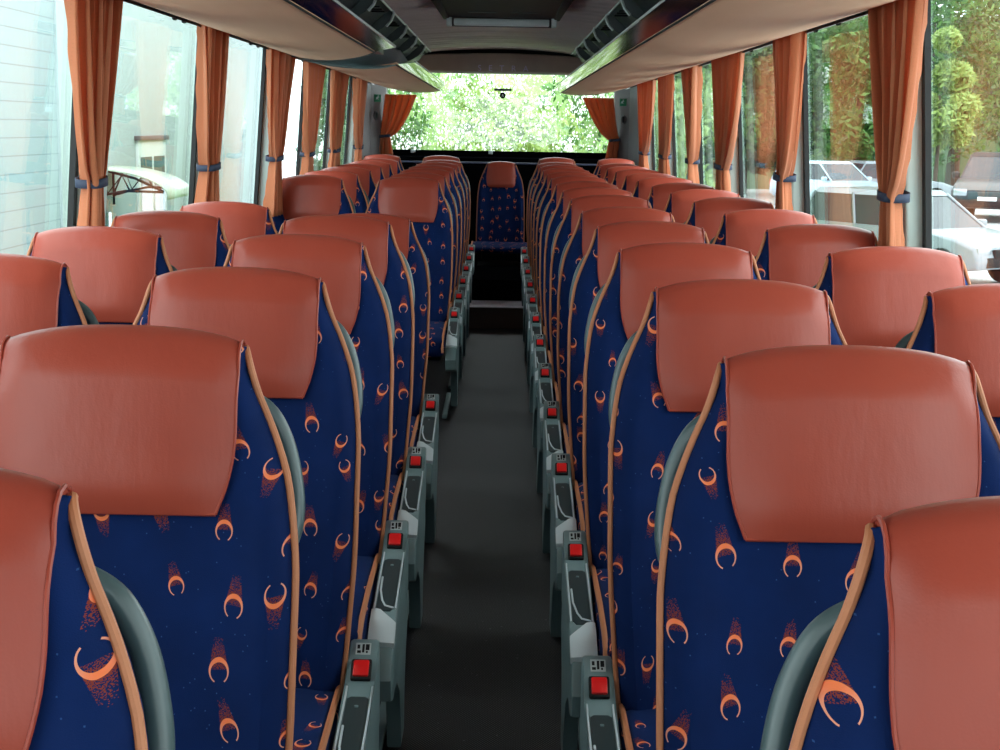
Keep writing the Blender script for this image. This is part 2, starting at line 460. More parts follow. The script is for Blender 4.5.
def console_parts(root, sgn):
    """armrest panel beside the cushion; sgn = side of the aisle in local x"""
    x0, x1 = sorted((sgn*.218, sgn*.270))
    prof = [(-.135, .482), (-.150, .485), (-.190, .470), (-.238, .436), (-.262, .428), (-.40, .408), (-.50, .392), (-.56, .378), (-.62, .345), (-.652, .295), (-.645, .25), (-.60, .232), (-.50, .245), (-.36, .28), (-.20, .30), (-.135, .33)]
    link('armrest_panel', prism(bmesh.new(), prof, 'x', x0, x1, bev=.006), M['shell'], root)
    xa, xb = x0+.008, x1-.008
    bm = bmesh.new()
    rows = []
    for y, z in ((-.268, .428), (-.275, .427), (-.32, .4205), (-.38, .4115), (-.44, .4025), (-.495, .394), (-.508, .391)):
        k = .006 if y in (-.268, -.508) else 0
        rows.append([Vector((xa+k, y, z-.006)), Vector((xa+k, y, z+.0012)), Vector((xb-k, y, z+.0012)), Vector((xb-k, y, z-.006))])
    V = grid(bm, rows, closed=True); bm.faces.new(V[0]); bm.faces.new(V[-1][::-1])
    pad = link('recess_pad', bm, M['shell_dark'], root)
    cx = (x0+x1)/2
    link('screw_cap', cyl(bmesh.new(), (cx, -.30, .4245), .0035, .004, n=10), M['shell'], pad)
    link('rib', tube(bmesh.new(), [(xa+.002, -.36, .4165), (xa+.003, -.42, .4075), (xa+.010, -.465, .400), (cx, -.49, .3965), (xb, -.50, .3955)], .0022, 6), M['silver'], pad)
    link('edge_line', tube(bmesh.new(), [(x0+.004, -.24, .436), (x0+.004, -.262, .4295), (x0+.004, -.40, .4095), (x0+.004, -.50, .3935)], .002, 6), M['silver'], pad)
    link('edge_line', tube(bmesh.new(), [(x1-.004, -.24, .436), (x1-.004, -.262, .4295), (x1-.004, -.40, .4095), (x1-.004, -.50, .3935)], .002, 6), M['silver'], pad)
    bm = bmesh.new(); rows = []
    for k in range(9):
        t = k/8; y = -.515-.095*t; z = interp([(-.66, .270), (-.652, .300), (-.62, .350), (-.56, .384), (-.50, .398)], y)
        i_, o_ = (x1, x0) if sgn < 0 else (x0, x1)
        a_ = i_+(o_-i_)*(.0); b_ = i_+(o_-i_)*(1.03 if t > .5 else .35+1.36*t)
        rows.append([Vector((a_, y, z-.01)), Vector((a_, y, z+.003)), Vector(((a_+b_)/2, y, z+.005)), Vector((b_, y, z+.003)), Vector((b_, y, z-.01))])
    V = grid(bm, rows, closed=True); bm.faces.new(V[0]); bm.faces.new(V[-1][::-1])
    link('lever', bm, M['silver'], root)
    Rx = Matrix.Rotation(math.radians(35), 4, 'X')
    def tilted(bm, y, z):
        bmesh.ops.transform(bm, matrix=Matrix.Translation((cx, y, z)) @ Rx, verts=bm.verts[:]); return bm
    ho = link('buckle_housing', tilted(bx(-.0175, .0175, -.021, .021, -.006, .005, bev=.003), -.214, .455), M['black'], root)
    link('buckle', tilted(bx(-.0135, .0135, -.016, .016, .0, .010, bev=.003), -.214, .455), M['red'], ho)
    st = link('label_sticker', tilted(bx(-.013, .013, -.012, .012, -.001, .0012), -.174, .4785), M['sticker'], root)
    bm = bmesh.new()
    box(bm, -.0105, -.004, -.009, -.004, .0010, .0018); box(bm, -.0105, -.006, .0, .008, .0010, .0018); box(bm, -.002, .002, -.008, .009, .0010, .0018); box(bm, .004, .0105, -.003, .009, .0010, .0018); box(bm, .005, .008, -.009, -.005, .0010, .0018)
    link('print', tilted(bm, -.174, .4785), M['black'], st, smooth=False)
    # side frame with curved leg
    leg = [(-.13, .34), (-.20, .31), (-.36, .30), (-.52, .265), (-.60, .25), (-.60, .235), (-.47, .225), (-.38, .17), (-.34, .09), (-.33, .012), (-.23, .012), (-.225, .10), (-.19, .18), (-.12, .25)]
    xs, xe = sorted((sgn*.236, sgn*.268))
    link('leg', prism(bmesh.new(), leg, 'x', xs, xe, bev=.004), M['shell'], root)
    rail = link('foot_rail', bx(*sorted((sgn*.205, sgn*.228)), -.64, -.05, .012, .03, bev=.003), M['shell'], root)

def seat_frame_bm(hw=.2):
    bm = bmesh.new()
    box(bm, -hw, hw, -.60, -.14, .285, .322, bev=.006)
    box(bm, -hw, -hw+.03, -.24, -.02, .30, .42, bev=.004)
    box(bm, hw-.03, hw, -.24, -.02, .30, .42, bev=.004)
    return bm

SH = {False: Shape(False), True: Shape(True)}
BACK = ('backrest', 'headrest_pad', 'headrest_seam', 'piping', 'back_shell', 'grab_handle')
def make_seat(sgn, console, handle=True, narrow=False, legs=True):
    S = SH[narrow]
    r = thing('coach_seat', 'seat', 'seat')
    hw = .20 if narrow else .213
    link('backrest', backrest_bm(S), M['fabric'], r)
    hp = link('headrest_pad', headpad_bm(S), M['leather'], r); hp['label'] = 'terracotta leather head pad'
    link('headrest_seam', seam_bm(S), M['leather'], hp)
    for q in (-1, 1): link('piping', piping_bm(S, q), M['piping'], r)
    link('back_shell', shell_bm(S), M['shell_dark'], r)
    if handle: link('grab_handle', handle_bm(S, sgn), M['handle'], r)
    cu = link('seat_cushion', cushion_bm(hw), M['fabric'], r)
    for q in (-1, 1): link('cushion_piping', cushion_piping_bm(q, hw), M['piping'], cu)
    link('seat_frame', seat_frame_bm(hw-.02), M['black'], r)
    if legs:
        bm = bmesh.new(); box(bm, -.03, .03, -.42, -.30, .012, .30, bev=.008); box(bm, -.05, .05, -.55, -.15, .012, .03, bev=.004)
        link('pedestal', bm, M['shell_dark'], r)
    if console: console_parts(r, sgn)
    return r
def tilt(root, ang):
    """recline the backrest parts about the hinge"""
    if not ang: return
    piv = Vector((0, -.21, .42)); R = Matrix.Rotation(-ang, 3, 'X')
    for c in root.children:
        if c.name.split('.')[0] in BACK:
            c.rotation_euler = (-ang, 0, 0); c.location = piv - R @ piv

ORD = ['nearest', 'second', 'third', 'fourth', 'fifth', 'sixth', 'seventh', 'eighth', 'ninth', 'tenth', 'eleventh', 'twelfth', 'thirteenth', 'fourteenth']
RIGHT_Y = [1.00, 1.73] + [1.73+.789*k for k in range(1, 13)]
LEFT_Y = [1.05, 1.80, 2.58, 3.37, 4.15, 4.98]
LEFT_Y2 = [7.38, 8.17, 8.97, 9.77, 10.56, 11.35]
DZ = .012          # floor covering of the podium
protos = {}
used = set()
def seat(kind, x, y, label, group, rec=0.0, z=0):
    sgn, console = kind
    if kind not in protos:
        protos[kind] = make_seat(sgn, console)
    p = protos[kind]
    o = p if kind not in used else copy_tree(p)
    used.add(kind); o.location = (x, y, z)
    o['label'] = label; o['category'] = 'seat'; o['group'] = group
    return o, rec
pend = []
for i, y in enumerate(RIGHT_Y):
    rec = [.0, .0, .01, -.005, .0, .012, -.01, .0, .01, 0, .005, 0, 0, 0][i]
    row = ORD[i]+' row' if i else 'nearest row'
    pend.append(seat((-1, True), .45, y, 'navy patterned seat with terracotta head pad, right of the aisle, '+row+' back' if i else 'navy patterned seat right of the aisle nearest the camera, cut off at the corner', 'aisle seats right of the aisle', rec))
    if i == 0: continue
    pend.append(seat((-1, False), .93, y, 'navy patterned seat with terracotta head pad beside right-hand windows, '+ORD[i]+' row back', 'window seats on the right', rec*.5))
for i, y in enumerate(LEFT_Y+LEFT_Y2):
    front = i < 6
    k = i if front else i-6
    rec = .19 if i == 5 else [0, .0, .008, -.004, .008, 0, 0, .01, 0, .005, 0, 0][i]
    if front:
        row = ORD[i]+' row back'
    else:
        row = ('first' if k == 0 else ORD[k])+' behind the gap'
    pend.append(seat((1, True), -.444, y, 'navy patterned seat left of the aisle nearest the camera, cut off at the corner' if i == 0 else ('navy patterned seat with terracotta head pad, left of the aisle, '+row if i != 5 else 'reclined navy patterned aisle seat, left of the aisle, last before the gap'), 'aisle seats left of the aisle', rec))
    if i == 0: continue
    pend.append(seat((1, False), {1: -.972, 2: -.957, 3: -.95}.get(i, -.94), y+{1: .17, 2: .18, 3: .14}.get(i, .05), 'navy patterned seat with terracotta head pad beside left-hand windows, '+('last before the gap' if i == 5 else row), 'window seats on the left', rec*.4))
for o, rec in pend: tilt(o, rec)
# rear bench of five
bn = make_seat(1, False, handle=False, narrow=True, legs=False)
for c in bn.children:
    if c.name.startswith('seat_cushion'): c.location.z = .272; c.scale.x = 1.18; c.scale.z = .5
bn.location = (.02, 12.05, -.02); tag(bn, 'narrow navy seat facing up the aisle at the very back, under the rear window', 'seat', 'rear bench seats')
bw = make_seat(1, False, handle=False, legs=False)
for i, (x, w) in enumerate(((-.965, 'left corner of the rear bench'), (-.475, 'left of the middle seat on the rear bench'), (.475, 'right of the middle seat on the rear bench'), (.965, 'right corner of the rear bench'))):
    o = bw if i == 0 else copy_tree(bw)
    o.location = (x, 12.05, .02); tag(o, 'pale-topped navy seat with tan piping, '+w, 'seat', 'rear bench seats')
    if abs(x) > .9: o.scale.x = .95

# ------------------------------------------------------------------ bus shell
Y0, Y1 = -3.4, 13.35
def wx(z):   # inner wall half width, leaning in with height
    return 1.245-.075*sst(.8, 2.0, z)*1.0
structure('floor', bx(-1.25, 1.25, Y0, Y1, -.06, 0), M['carpet'], label='black mesh carpet along the coach aisle')
# steps at the rear of the aisle
structure('trim_1', bx(-.236, .236, 9.98, 12.9, .0, .145), [M['step']], label='brown step riser across the aisle')
structure('trim_2', bx(-.236, .236, 9.97, 10.36, .1452, .153, bev=.002), M['tread'], label='mauve-grey step tread, paled with painted window sheen')
structure('trim_3', bx(-.236, .236, 10.37, 12.9, .146, .30), M['blackwall'], label='black upper step')
structure('wall_left', bx(-1.27, -1.235, Y0, Y1, 0, .93), M['lowwall'])
structure('wall_right', bx(1.235, 1.27, Y0, Y1, 0, .93), M['lowwall'])
structure('wall_front', bx(-1.2, 1.2, Y0-.05, Y0-.01, 0, .95), M['lowwall'])
# rear wall below the window
bm = bmesh.new(); box(bm, -1.25, 1.25, 12.62, 13.4, 0, 1.06); structure('wall_rear', bm, M['blackwall'])
lg = thing('rear_window_ledge', 'black ledge with blue-grey bar running beneath the rear window', 'ledge', (0, 12.9, 1.06))
link('ledge_top', bx(-1.2, 1.2, -.2, .38, 0.001, .06, bev=.01), M['ledge'], lg)
link('bar', bx(-1.1, 1.1, -.245, -.20, .008, .026, bev=.006), M['bluebar'], lg)
link('upright_panel', bx(-1.2, 1.2, .30, .42, .06, .112, bev=.004), M['ledge'], lg)
for x in (-.78, -.08): link('bracket', bx(x-.02, x+.02, .28, .30, .085, .115, bev=.004), M['silver'], lg)

# ceiling, gently arched
def strip_arch(bm, hw, z, sag, y0, y1, th, nx=12, ny=2):
    for s in (0, 1):
        rows = [[Vector((hw*(2*j/nx-1), y0+(y1-y0)*i/ny, z-sag*(2*j/nx-1)**2+s*th)) for j in range(nx+1)] for i in range(ny+1)]
        grid(bm, rows)
    return bm
bm = bmesh.new(); strip_arch(bm, .62, 2.045, .035, Y0, 12.75, .03, 12, 240)
for v in bm.verts: v.co.z += .007*abs(math.sin(v.co.y*PI/.46+.25*math.cos(v.co.x*2.4)))
structure('ceiling', bm, M['ceiling'], smooth=True)
for s, nm in ((-1, 'left'), (1, 'right')):
    # roof side above the racks
    bm = bmesh.new()
    pts = [(s*.6, 2.02), (s*.8, 2.03), (s*1.0, 2.0), (s*1.14, 1.90), (s*1.175, 1.80), (s*1.22, 1.80), (s*1.22, 1.96), (s*1.05, 2.08), (s*.6, 2.12)]
    prism(bm, pts, 'y', Y0, Y1); structure('ceiling_'+nm, bm, M['shell_dark'])
# upper body strip above the windows
    bm = bmesh.new(); box(bm, *sorted((s*1.165, s*1.215)), Y0, Y1, 1.765, 1.82); structure('trim_'+('4' if s < 0 else '5'), bm, M['rail'])
structure('ceiling_outer', bx(-1.25, 1.25, Y0, Y1+.05, 2.13, 2.17), M['white'])

# rear header with lettering
hd = thing('rear_header', 'brown-grey arched header above the rear window with faint SETRA lettering', 'header panel', (0, 12.7, 1.84))
bm = bmesh.new(); rows = []
for z, dy in ((.0, .10), (.006, .02), (.02, .0), (.10, -.02), (.165, -.015), (.175, .03), (.178, .12)):
    rows.append([Vector((x*.1, dy, z-.030*(abs(x)/8)**2*(z/.178)+(.0))) for x in range(-8, 9)])
grid(bm, rows); link('panel', bm, M['header'], hd)
link('shadow_gap', bx(-.7, .7, .10, .16, .10, .24), M['black'], hd)
def letters(txt, size, mat, parent, loc, rot, spacing=1.0, name='lettering'):
    cu = bpy.data.curves.new('t', 'FONT'); cu.body = txt; cu.size = size; cu.extrude = .002; cu.space_character = spacing; cu.align_x = 'CENTER'
    o = bpy.data.objects.new('t', cu); COL.objects.link(o)
    dg = bpy.context.evaluated_depsgraph_get(); me = bpy.data.meshes.new_from_object(o.evaluated_get(dg))
    bpy.data.objects.remove(o)
    m = bpy.data.objects.new(name, me); COL.objects.link(m); me.materials.clear(); me.materials.append(mat)
    m.parent = parent; m.location = loc; m.rotation_euler = rot
    return m
letters('SETRA', .070, M['lilac'], hd, (.02, -.022, .022), (PI/2, 0, 0), 2.7)

# rear window + corner pillars
def pane(name, bm, mat, label):
    o = link(name, bm, mat, None, False); o['kind'] = 'structure'; o['label'] = label; return o
pane('window_1', bx(-1.12, 1.12, 13.30, 13.306, 1.12, 1.92), M['wetglass'], 'rear window spotted with rain, trees behind')
pane('window_2', bx(-1.2, 1.2, Y0-.03, Y0-.024, .95, 2.04), M['glass'], 'windscreen behind the camera')
for s, nm in ((-1, 'left'), (1, 'right')):
    bm = bmesh.new(); prism(bm, [(s*1.235, 12.15), (s*1.20, 12.15), (s*1.19, 12.6), (s*1.14, 12.95), (s*1.03, 13.2), (s*1.03, 13.4), (s*1.235, 13.4)], 'z', .93, 1.9)
    structure('trim_'+('6' if s < 0 else '7'), bm, M['grey_trim'], label='grey corner panel beside the rear window')
    p = thing('exit_sign', 'small square green exit sticker on the %s rear corner panel' % nm, 'sign', (s*1.085, 12.95, 1.62), s*-.5, 'exit signs')
    link('sign_plate', bx(-.032, .032, -.012, 0, -.032, .032, bev=.003), M['green'], p)
    bm = bmesh.new()
    for a in ([(-.018, -.015), (-.008, -.004), (.002, -.012), (.006, -.010), (-.001, .004), (.012, .006), (.012, .010), (-.006, .012), (-.016, .004)], ): prism(bm, a, 'y', -.0145, -.011)
    cyl(bm, (.004, -.013, .019), .005, .003, 'y', 10)
    link('pictogram', bm, M['white'], p, smooth=False)
    q = thing('oval_grille', 'small dark oval fitting under the exit sticker, %s corner panel' % nm, 'wall fitting', (s*1.095, 12.93, 1.47), s*-.5, 'oval wall fittings')
    bm = bmesh.new(); tube(bm, [(0, 0, 0), (0, -.016, 0)], [.024, .020], 20); 
    for v in bm.verts: v.co.z *= 1.6
    link('cover', bm, M['grey_trim'], q)
    bm = bmesh.new(); box(bm, -.010, .010, -.020, -.012, -.026, .026, bev=.006); link('slot', bm, M['black'], q)
b = thing('brake_light_bar', 'short black bar fixed high on the middle of the rear window', 'lamp', (0.02, 13.27, 1.72))
link('housing', bx(-.078, .078, 0, .028, -.010, .010, bev=.004), M['black'], b)
link('lens', bx(-.07, .07, -.004, .0, -.005, .005, bev=.001), M['shell_dark'], b)
b = thing('round_sticker', 'round black sticker with white mark just under the bar on the rear window', 'sticker', (.02, 13.2965, 1.67))
link('disc', cyl(bmesh.new(), (0, 0, 0), .027, .006, 'y', 28), M['black'], b)
bm = bmesh.new(); prism(bm, [(-.010, -.010), (-.003, .012), (.003, .012), (.010, -.010), (.005, -.010), (0, .004), (-.005, -.010)], 'y', -.005, -.002)
link('mark', bm, M['white'], b, smooth=False)

# side windows: pillars at measured depths
PR = [-3.3, -.9, 1.35, 2.15, 4.02, 5.62, 7.18, 8.62, 9.95, 11.35]
PL = [-3.3, -.9, 1.35, 2.25, 4.18, 5.80, 7.35, 8.80, 10.1, 11.45]
PR.remove(2.15); PL.remove(2.25)
wn = 3
ti = 10
def leaned(bm):
    for v in bm.verts:
        s = 1 if v.co.x > 0 else -1
        v.co.x -= s*.065*max(0, (v.co.z-.9))/.9
    return bm
for s, P in ((1, PR), (-1, PL)):
    ys = [p for p in P if p is not None]+[12.35]
    side = 'right' if s > 0 else 'left'
    for i, (a, b_) in enumerate(zip(ys, ys[1:])):
        pane('window_%d' % wn, leaned(box(bmesh.new(), *sorted((s*1.236, s*1.230)), a, b_, .93, 1.80)), M['glass'], 'side window pane on the %s, %s pane along' % (side, ORD[i] if i else 'nearest')); wn += 1
    for y in ys[:-1]:
        bm = bmesh.new(); box(bm, *sorted((s*1.227, s*1.165)), y, y+.15, .93, 1.80, bev=.012, seg=3)
        leaned(bm); structure('trim_%d' % ti, bm, M['pillar'], True, label='grey-green window post'); ti += 1
        bm = bmesh.new(); box(bm, *sorted((s*1.229, s*1.212)), y-.034, y-.001, .93, 1.80); leaned(bm)
        structure('trim_%d' % ti, bm, M['rubber'], False, label='black seal beside the window post'); ti += 1
    structure('trim_%d' % ti, bx(*sorted((s*1.18, s*1.236)), Y0, 12.2, .90, .945, bev=.01), M['grey_trim'], label='window sill'); ti += 1

# ------------------------------------------------------------------ curtains
def curtain(name_side, x, y0, y1, t0, t1, label, group, ztop=1.755, zt=1.215, zb=.93, seed=0, across=False, folds=8):
    rnd = random.Random(seed)
    r = thing('curtain', label, 'curtain', (0, 0, 0), 0, group)
    s = 1 if x > 0 else -1
    n = 220; nz = 34
    zs = [zb+(ztop-zb)*i/nz for i in range(nz+1)]
    k0 = min(range(nz+1), key=lambda i: abs(zs[i]-zt))
    ph = rnd.uniform(0, 6); ph2 = rnd.uniform(0, 6); ph3 = rnd.uniform(0, 6)
    bc = (t0+t1)/2
    rows = []; uvs = []
    for z in zs:
        if z >= zt:
            k = (z-zt)/(ztop-zt); k_ = k**.62
            a = t0+(y0-t0)*k_; b = t1+(y1-t1)*(k**.55)
            amp = .019+.006*k
        else:
            k = (zt-z)/(zt-zb)
            a = t0-(t1-t0)*.38*k**.8; b = t1+(t1-t0)*.38*k**.8; amp = .017+.010*k
        rr = []; uu = []
        for j in range(n+1):
            u = j/n
            uw = u+.018*math.sin(9*u+ph2+z*2.5)+.010*math.sin(23*u+ph3)
            w1 = -(2*abs(math.sin(PI*folds*uw+ph))**.75-1)*1.2; w2 = math.sin(2*PI*folds*1.7*uw+ph3+z*1.3)*.4; w3 = math.sin(2*PI*folds*.37*uw+ph2-z*2)*.7
            off = amp*(w1+w2+w3)*.75
            # sharpen folds
            along = a+(b-a)*u+ .012*math.cos(2*PI*folds*uw+ph)
            lean = .065*max(0, z-.9)/.9
            if across: rr.append(Vector((along, x+off*.8, z)))
            else: rr.append(Vector((x-s*lean+off*s, along, z)))
            uu.append((u*1.1, z))
        rows.append(rr); uvs.append(uu)
    bm = bmesh.new(); grid(bm, rows, uvs)
    c = link('cloth', bm, M['curtain'], r); c.data.shade_smooth()
    md = c.modifiers.new('thickness', 'SOLIDIFY'); md.thickness = .0015
    # tie band
    bm = bmesh.new(); band = []
    for j in range(25):
        a = 2*PI*j/24; hw_ = (t1-t0)/2+.010; hx = .041
        cc, ss = math.cos(a), math.sin(a)
        al = bc+hw_*math.copysign(abs(cc)**.6, cc); of = hx*math.copysign(abs(ss)**.6, ss)
        lean = .065*max(0, zt-.9)/.9
        if across: band.append(Vector((al, x+of, zt+.006*cc)))
        else: band.append(Vector((x-s*lean+of, al, zt+.006*cc)))
    rws = [[p+Vector((0, 0, dz)) for p in band] for dz in (-.012, .012)]
    grid(bm, rws); t = link('tie_band', bm, M['navyband'], r); md = t.modifiers.new('thickness', 'SOLIDIFY'); md.thickness = .003
    return r
CX = 1.125
def spans(s_, near, far, tn, tf):
    """depths along the wall that give the photographed widths"""
    top = CX-.055-s_*XC; tie = CX-.022-s_*XC
    g = lambda px, rel, e: (rel+e)*F/abs(px-503)
    a, b = g(near, top, .024), g(far, top, -.024)
    c, d = g(tn, tie, .026), g(tf, tie, -.026)
    if b < a+.12: a, b = (a+b)/2-.06, (a+b)/2+.06
    if d < c+.07: c, d = (c+d)/2-.035, (c+d)/2+.035
    return (a, b, c, d)
RC = [spans(1, *q) for q in ((922, 860, 905, 879), (803, 765, 792, 774), (740, 706, 729, 714), (699, 678, 696, 686), (672, 655, 669, 658), (655, 635, 648, 638))]
LC = [spans(-1, *q) for q in ((72, 128, 83, 108), (199, 232, 202, 222), (267, 298, 270, 285), (303, 328, 304, 316), (331, 350, 331, 342), (355, 368, 357, 364))]
for i, c in enumerate(RC):
    e = ', '+('nearest the camera' if i == 0 else ('beside the rear corner panel' if i == 5 else ORD[i]+' from the camera'))
    curtain('right', CX, *c, 'orange-brown pleated curtain with dark tie, right-hand windows'+e, 'curtains on the right', seed=i+1, folds=10+i % 3)
for i, c in enumerate(LC):
    e = ', '+('nearest the camera' if i == 0 else ('beside the rear corner panel' if i == 5 else ORD[i]+' from the camera'))
    curtain('left', -CX, *c, 'orange-brown pleated curtain with dark tie, left-hand windows'+e, 'curtains on the left', seed=i+21, folds=10+i % 2)
curtain('rear', 13.12, -1.02, -.74, -1.075, -.99, 'bright orange curtain swept to the left corner of the rear window', 'rear window curtains', ztop=1.66, zt=1.29, zb=1.125, seed=40, across=True, folds=5)
curtain('rear', 13.12, .74, 1.02, .99, 1.075, 'bright orange curtain swept to the right corner of the rear window', 'rear window curtains', ztop=1.66, zt=1.29, zb=1.125, seed=41, across=True, folds=5)
for c in [o for o in COL.objects if o.get('group') == 'rear window curtains']: pass

# curtain rails
for s, nm in ((-1, 'left'), (1, 'right')):
    r = thing('curtain_rail', 'grey curtain rail with glossy panels above the %s-hand windows' % nm, 'curtain rail', (0, 0, 0), 0, 'curtain rails')
    bm = bmesh.new(); prism(bm, [(s*1.168, 1.752), (s*1.09, 1.727), (s*1.075, 1.722), (s*1.085, 1.735), (s*1.168, 1.766)], 'y', Y0+.3, 12.6)
    link('track', bm, M['rail'], r)
    y = .9; k = 0
    while y < 12.3:
        bm = bmesh.new(); prism(bm, [(s*1.115, y), (s*1.05, y+.04), (s*1.04, y+.30), (s*1.06, y+.52), (s*1.12, y+.56)], 'z', 1.745, 1.7525, bev=.002)
        link('cover_panel', bm, M['rail'] if k % 2 else M['shell_dark'], r); y += .78; k += 1
    for y in ([4.9, 5.25, 6.6, 7.0, 8.4, 9.6] if s > 0 else [5.2, 5.35, 6.75, 6.95, 8.5, 9.9]):
        g = bmesh.new(); tube(g, [(s*1.13, y, 1.765), (s*1.13, y, 1.742)], .006, 8); tube(g, [(s*1.13, y-.012, 1.739), (s*1.13, y+.012, 1.739)], .007, 8)
        link('glider', g, M['black'], r)

# ------------------------------------------------------------------ luggage racks
def rack(s, y0, y1, label, endcap=False, sweep=False):
    r = thing('luggage_rack', label, 'luggage rack', (0, 0, 0), 0, 'overhead luggage racks')
    under = [(1.165, 1.770), (1.05, 1.725), (.95, 1.695), (.85, 1.678), (.77, 1.670), (.68, 1.668), (.60, 1.672), (.555, 1.679), (.518, 1.688)]
    def ye(x):
        if sweep: return y1+(x-.5)*1.9
        return y1-.42*sst(.62, 1.12, x)-.10*sst(.56, .50, x)
    def ys(x): return y0
    ny = 20
    bm = bmesh.new()
    rows = []
    for i in range(ny+1):
        ya = y0+(.06 if endcap else 0)
        rows.append([Vector((s*x, ya+(ye(x)-ya)*i/ny, z)) for x, z in under])
    full = [rw+[p+Vector((0, 0, .012)) for p in rw][::-1] for rw in rows]
    V = grid(bm, full, closed=True); bm.faces.new(V[0]); bm.faces.new(V[-1][::-1])
    link('underside', bm, M['beige'], r)
    # flat mirror fascia; its ends slant where the rack ends curve
    fa = [(.521, 1.688), (.519, 1.690), (.475, 1.736), (.475, 1.740), (.485, 1.742), (.526, 1.698)]
    e0, e1 = (1.0 if endcap else 0), (.65 if sweep else 0)
    bm = bmesh.new(); rows = []
    for i in range(ny+1):
        t = i/ny
        rows.append([Vector((s*x, (ys(.5)+e0*(z-1.686)/.054)*(1-t)+(ye(.5)+e1*(z-1.686)/.054)*t, z)) for x, z in fa])
    V = grid(bm, rows, closed=True); bm.faces.new(V[0]); bm.faces.new(V[-1][::-1])
    link('fascia', bm, M['chrome'], r, smooth=False)
    ta, tb = ys(.5)+e0, ye(.5)+e1
    link('edge_tube', tube(bmesh.new(), [(s*.479, ta+(tb-ta)*i/8, 1.744) for i in range(9)], .0065, 10), M['white'], r)
    link('seam_strip', tube(bmesh.new(), [(s*.517, ys(.5)+.02+(ye(.5)-ys(.5)-.04)*i/8, 1.684) for i in range(9)], .0035, 6), M['black'], r)
    bm = bmesh.new(); prism(bm, [(s*.530, 1.705), (s*1.15, 1.775), (s*1.15, 1.79), (s*.530, 1.735)], 'y', ta, y1-.45 if not sweep else tb); link('shelf', bm, M['shell_dark'], r)
    def edge(yf, d):
        bm = bmesh.new(); rows = []
        for k in range(8):
            t = k/7
            rows.append([Vector((s*x, yf(x)-.012*(1 if d > .9 else -1)+(d*t*(.08+.92*sst(.75, .5, x))), (z-.003)+((1.744 if x < .54 else 1.80)-z+.003)*t)) for x, z in under])
        V = grid(bm, rows); return bm
    if endcap:
        o = link('near_end_cap', edge(ys, 1.0), M['shell'], r); o.modifiers.new('t', 'SOLIDIFY').thickness = .006
    if sweep:
        o = link('far_end_cap', edge(ye, .65), M['shell_dark'], r); o.modifiers.new('t', 'SOLIDIFY').thickness = .01
    return r
rack(1, -1.2, 12.75, 'long beige-bottomed luggage rack with mirror edge along the right side')
rack(-1, -1.2, 6.2, 'beige-bottomed luggage rack with mirror edge, left side, nearer the camera', sweep=True)
rack(-1, 7.42, 12.75, 'shorter luggage rack with grey rounded near end, left side towards the rear', endcap=True)
# dark bridging piece between the left racks
br = thing('rack_bridge', 'dark grey moulded piece linking the two left luggage racks', 'rack cover', (0, 0, 0))
bm = bmesh.new(); prism(bm, [(-1.165, 1.782), (-1.0, 1.74), (-.84, 1.735), (-.76, 1.75), (-.76, 1.80), (-1.165, 1.81)], 'y', 7.0, 7.40, bev=.006); link('moulding', bm, M['shell_dark'], br)
link('reading_lamp', bx(-1.06, -.93, 7.1, 7.32, 1.722, 1.733, bev=.004), M['white'], br)

# service channel above each rack: dark duct, white trim, brackets
for s, nm in ((-1, 'left'), (1, 'right')):
    r = thing('air_duct', 'dark air duct with white-edged brackets above the %s luggage rack' % nm, 'air duct', (0, 0, 0), 0, 'air ducts')
    bm = bmesh.new(); prism(bm, [(s*.60, 2.012), (s*.655, 1.985), (s*.70, 1.93), (s*.74, 1.90), (s*.80, 1.90), (s*.80, 2.02), (s*.60, 2.03)], 'y', Y0, 12.55)
    link('duct', bm, M['shell_dark'], r)
    k = 0; y = .62
    while y < 12.5:
        b = bmesh.new(); prism(b, [(s*.600, 2.012), (s*.585, 1.995), (s*.60, 1.955), (s*.64, 1.915), (s*.70, 1.88), (s*.78, 1.87), (s*.78, 1.91), (s*.70, 1.93), (s*.64, 1.985)], 'y', y-.018, y+.018, bev=.003)
        bo = link('bracket', b, M['shell_dark'], r)
        link('white_edge', tube(bmesh.new(), [(s*.588, y-.02, 2.006), (s*.582, y-.02, 1.99), (s*.598, y-.02, 1.95), (s*.625, y-.02, 1.92)], .008, 6), M['white'], bo)
        if y+1.08 < 12.6:
            link('trim_rail', tube(bmesh.new(), [(s*.592, y+.06, 2.003), (s*.588, y+.30, 1.998), (s*.588, y+.78, 1.998), (s*.592, y+1.02, 2.003)], .006, 6), M['white'], r)
            for q in (.35, .5, .65):
                v = bmesh.new(); box(v, *sorted((s*.60, s*.67)), y+q-.02, y+q+.02, 1.965, 1.972, bev=.002); link('vent_louvre', v, M['black'], r)
        y += 1.08; k += 1
for s in (1, -1):
    r = thing('ceiling_vent', 'slatted air vent set in the ceiling beside the %s duct' % ('right' if s > 0 else 'left'), 'vent', (s*.50, 6.9, 2.018), 0, 'ceiling vents')
    link('plate', bx(-.085, .085, -.20, .20, -.012, .0, bev=.003), M['shell_dark'], r)
    for i in range(8): link('slat', bx(-.075+i*.0205, -.066+i*.0205, -.17, .17, -.018, -.010, bev=.001), M['silver'], r)

